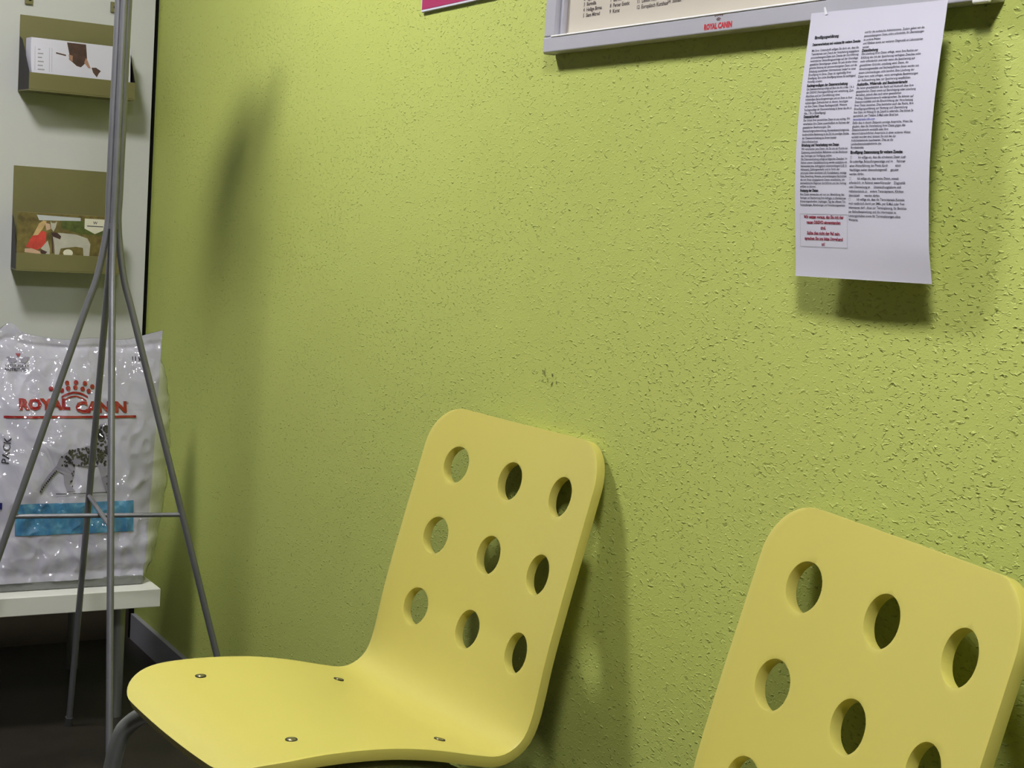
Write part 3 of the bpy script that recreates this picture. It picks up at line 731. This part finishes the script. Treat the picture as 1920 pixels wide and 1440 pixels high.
# ------------------------------------------------------------------ consent sheet hanging from the frame
def notice():
    TL, TR = Vector((-1.3697, 0, 1.4113)), Vector((-1.1622, 0, 1.4078))
    BL, BR = Vector((-1.3591, 0, 1.1175)), Vector((-1.1467, 0, 1.1220))
    O = Vector((-1.26, -0.03, 1.118)); t = empty('paper_notice', O); tag(t, 'white two column paper notice with small red box hanging from the frame', 'paper notice')
    W_, H_ = 0.210, 0.297
    def surf(u, v, off=0.0):              # u from the left, v from the top, metres on the sheet
        a, b = u / W_, v / H_
        p = TL.lerp(TR, a).lerp(BL.lerp(BR, a), b)
        y = -0.0290 - 0.010 * max(0.0, math.sin(math.pi * min(1, max(0, b) * 1.02))) ** 1.2 - 0.006 * b * a - 0.004 * math.sin(math.pi * a) * b + 0.005 * max(0, (b - 0.86) / 0.14) ** 1.6 * a
        p.y = y - off
        return p - O
    bm = bmesh.new(); NX, NY = 24, 48
    F_ = [[bm.verts.new(surf(W_ * i / NX, H_ * j / NY)) for i in range(NX + 1)] for j in range(NY + 1)]
    B_ = [[bm.verts.new(surf(W_ * i / NX, H_ * j / NY, -0.0003)) for i in range(NX + 1)] for j in range(NY + 1)]
    for j in range(NY):
        for i in range(NX):
            bm.faces.new((F_[j][i], F_[j + 1][i], F_[j + 1][i + 1], F_[j][i + 1])); bm.faces.new((B_[j][i], B_[j][i + 1], B_[j + 1][i + 1], B_[j + 1][i]))
    for j in range(NY):
        bm.faces.new((F_[j][0], B_[j][0], B_[j + 1][0], F_[j + 1][0])); bm.faces.new((F_[j][NX], F_[j + 1][NX], B_[j + 1][NX], B_[j][NX]))
    for i in range(NX):
        bm.faces.new((F_[0][i], F_[0][i + 1], B_[0][i + 1], B_[0][i])); bm.faces.new((F_[NY][i], B_[NY][i], B_[NY][i + 1], F_[NY][i + 1]))
    obj('sheet', bm, M_paper, t, 60)
    fn = lambda x, y: surf(x, -y, 0.0004)
    mm = lambda px: (px - 25) / 1.657 / 1000          # first text line heights on the sheet
    body = bmesh.new(); head = bmesh.new(); blue = bmesh.new()
    def block(lines, px0, px1, x, size=0.0037, target=body, bold=0.00006):
        n_ = len(lines)
        for i, s in enumerate(lines):
            px = px0 + (px1 - px0) * i / max(1, n_ - 1)
            if s.startswith('§'): text_into(blue, s[1:], x, -mm(px) - 0.0013, size, fn, bold=bold); continue
            text_into(target, s, x, -mm(px) - 0.0013, size, fn, bold=bold, maxw=0.0790 if x < 0.05 else 0.0890)
    LX, RX = 0.0098, 0.0935
    def heading(s, px, x, size=0.0041):
        hb = bmesh.new(); block([s], px, px, x, size, hb, 0.00022); obj('heading_text', hb, M_inkbold, t)
    heading('Einwilligungserklärung', 72, LX + 0.002, 0.0045)
    heading('Datenverarbeitung und -nutzung für weitere Zwecke', 84.5, LX, 0.0037)
    block(['Mit Ihrer Unterschrift willigen Sie darin ein, dass die', 'Tierarztpraxis zum Zweck der Verarbeitung angegebene', 'personenbezogene Daten zum Zwecke der Durchführung',
           'tierärztlicher Behandlungsverträge auf der Grundlage', 'gesetzlicher Berechtigungen erhebt. Für jede darüber hinaus', 'gehende Nutzung der personenbezogenen Daten und die',
           'Erhebung zusätzlicher Informationen bedarf es einer', 'Einwilligung im Sinne. Diese ist regelmäßig Ihrer', 'Einwilligung. Eine solche Einwilligung können Sie nachfolgend', 'freiwillig erteilen.'], 96, 154, LX)
    heading('Rechtsgrundlagen der Datenverarbeitung', 161.5, LX)
    block(['Die Datenverarbeitung erfolgt auf Basis des Art. 6 Abs. 1 lit. b', 'der DSGVO (Vertragserfüllung) und -anbahnung. Zum', 'Abschluss und zur Durchführung eines',
           'vollständigen Behandlungsvertrages und um Ihnen zu Ihrer', 'vollständigen Zufriedenheit zu dienen, benötigen', 'wir Ihre Daten. Dieses Rechtsgeschäft. Weitere',
           'Rechtsgrundlage der Datenverarbeitung ist ferner das Art. 6', 'Abs. 1 lit. a (Einwilligung).'], 168, 213, LX)
    heading('Datensicherheit', 219.5, LX)
    block(['Der Schutz Ihrer persönlichen Daten ist uns wichtig. Wir', 'verarbeiten Ihre Daten ausschließlich im Rahmen der', 'gesetzlichen Bestimmungen. Die', 'Datenschutzgrundverordnung, Bundesdatenschutzgesetz,',
           'berufsrechtliche Bestimmung ist das Ziel des jeweiligen Standes', 'der Datenverarbeitung zu Ihrem besten', 'Gesundheitsschutz.'], 226, 266, LX)
    heading('Erhebung und Verarbeitung von Daten', 272.5, LX)
    block(['Wir verarbeiten jene Daten, die Sie uns als Kunde bei', 'Zustimmung unterschiedlicher Maßnahmen und des Abschlusses', 'des Vertrages zur Verfügung stellen.', 'Die Datenverarbeitung erfolgt zu folgenden Zwecken: Im',
           'Rahmen unserer Geschäftsbeziehung werden zusätzliche mit', 'Interessenten bzw. Auftraggebern zusammenhängend (z.B. E-', 'Adressen), Zahlungsverkehr und in Form der', 'personalen Daten verarbeitet (z.B. Kontaktdaten), sonstige',
           'Fotos, Bewerbung, Hinweise, personenbezogene Nachrichten', 'die von Ihnen eingegebenen Daten verarbeiten, um', 'tiermedizinische Diagnosen durchführen und den Vertrag', 'erfüllen zu können.'], 279.5, 349, LX)
    heading('Nutzung der Daten', 356.5, LX)
    block(['Ihre Daten verwenden wir nur zur Abwicklung des', 'Vertrages, zur Beantwortung Ihrer Anfragen, zu Informationen', 'Erinnerungsschreiben, Impfungen, Tag der offenen Tür,', 'Veranstaltungen, Abrechnungen und Versicherungsverkehr.'], 363.5, 383, LX)
    block(['und für die technische Administration. Zudem geben wir die', 'personenbezogenen Daten, sofern erforderlich, für Überweisungen', 'an andere Praxen', 'und Kliniken sowie zur weiteren Diagnostik an Laboratorien', 'weiter.'], 69.5, 96.5, RX)
    heading('Datenlöschung', 103, RX)
    block(['Die Löschung Ihrer Daten erfolgt, wenn Ihre Rechte zur', 'Erfüllung des mit der Speicherung verfolgten Zweckes nicht', 'mehr erforderlich sind oder wenn die Speicherung aus', 'gesetzlichen Gründen unzulässig wird. Daten, die',
           'Abrechnungszwecken und Nachweispflichten dienen werden von', 'einem Löschverlangen nicht berührt. Eine Löschung der', 'Daten kann nicht erfolgen, wenn vertragliche Bestimmungen', 'zur Aufbewahrung bzw. zur Speicherung verpflichten.'], 109, 157, RX)
    heading('Auskunfts-, Widerrufs- und Beschwerderecht', 164.5, RX)
    block(['Sie haben grundsätzlich das Recht auf Auskunft über Ihre', 'gespeicherten Daten sowie auf Berichtigung oder Löschung', 'derselben, jedoch dies nach einer gesetzlichen', 'Prüfung. Datenschutzrecht widersprechen. Sie können auf',
           'Datenportabilität und die Einschränkung der Verarbeitung', 'Ihrer Daten bestehen. Dies beinhaltet auch das Recht, Ihre', 'Einwilligungserklärung zur Nutzung und Übermittlung', 'Ihrer Daten mit Wirkung für die Zukunft zu widerrufen. Dies können Sie',
           'persönlich, per Telefon, E-Mail oder Brief tun.', '§tierarztpraxis-info.com', 'Dafür dass in diesem Zeitpunkt sonstige Ansprüche. Wenn Sie', 'glauben, dass die Verarbeitung Ihrer Daten gegen das',
           'Datenschutzrecht verstößt oder Ihre', 'datenschutzrechtlichen Ansprüche in einer anderen Weise', 'verletzt worden sind, können Sie sich bei der', 'Aufsichtsbehörde beschweren. Dies ist die', 'Landesdatenschutzbehörde des', 'Bundeslandes.'], 171, 278.5, RX)
    heading('Einwilligung: Datennutzung für weitere Zwecke', 287.5, RX)
    block(['            Ich willige ein, dass die erhobenen Daten auch', 'für zukünftige Behandlungsverträge und im     Rahmen', 'einer Weiterführung der Praxis durch          einen', 'Nachfolger weiter datenschutzgemäß     genutzt', 'werden dürfen.'], 296.5, 326.5, RX, 0.0038)
    block(['            Ich willige ein, dass meine Daten, soweit', 'erforderlich, im Rahmen weiterführender    Diagnostik', 'oder Überweisung an     Untersuchungslabore und', 'mitbehandelnde an    andere Tierarztpraxen, Kliniken', 'übermittelt       werden dürfen.'], 334.5, 365, RX, 0.0038)
    block(['            Ich willige ein, dass die Tierarztpraxis Kontakt', 'mich telefonisch durch per SMS-, per E-Mail oder Post', 'informieren darf - diese zur Terminplanung, für Berichte', 'zur Befundbesprechung und die Information zu', 'Leistungsinhalten sowie für Terminplanungen ohne', 'Weiteres.'], 372, 409, RX, 0.0038)
    for px in (296.5, 334.5, 372):
        z = -mm(px) - 0.0016; tick = bmesh.new()
        for a in ((RX, RX + 0.0030, z, z + 0.0003), (RX, RX + 0.0030, z + 0.0027, z + 0.0030), (RX, RX + 0.0003, z, z + 0.0030), (RX + 0.0027, RX + 0.0030, z, z + 0.0030)):
            strip(tick, a[0], a[1], a[2], a[3], fn, 1, 1)
        obj('tick_box', tick, M_greyprint, t)
    obj('body_text', body, M_ink, t); obj('link_text', blue, M_inkblue, t)
    redb = bmesh.new()
    for i, s in enumerate(['Wir setzen voraus, das Sie mit der', 'neuen DSGVO einverstanden', 'sind.', 'Sollte dies nicht der Fall sein,', 'sprechen Sie uns bitte Umgehend', 'an!']):
        text_into(redb, s, 0.0510, -mm(406 + 10.0 * i) - 0.0012, 0.0049, fn, 'CENTER', bold=0.0002)
    obj('red_text', redb, M_inkred, t)
    bx = bmesh.new(); X0, X1, Y0, Y1 = 0.0095, 0.0915, -mm(400.5), -mm(461)
    for a in ((X0, X1, Y0, Y0 + 0.0004), (X0, X1, Y1, Y1 + 0.0004), (X0, X0 + 0.0004, Y1, Y0), (X1 - 0.0004, X1, Y1, Y0)):
        strip(bx, *a, fn, 8, 8)
    obj('red_box_outline', bx, M_greyprint, t)
    # pale patch painting in the white highlight at the top of the sheet
    tp = bmesh.new()
    for ux in (0.022,):
        V_ = [surf(ux + 0.002, 0.003, 0.0008), surf(ux + 0.007, 0.003, 0.0008), surf(ux + 0.002, -0.0055, 0.0002), surf(ux - 0.001, -0.0055, 0.0002)]
        tp.faces.new([tp.verts.new(p) for p in V_])
    obj('painted_highlight', tp, mat('highlight_white', S(225, 225, 230), 0.12, coat=1.0), t)
notice()
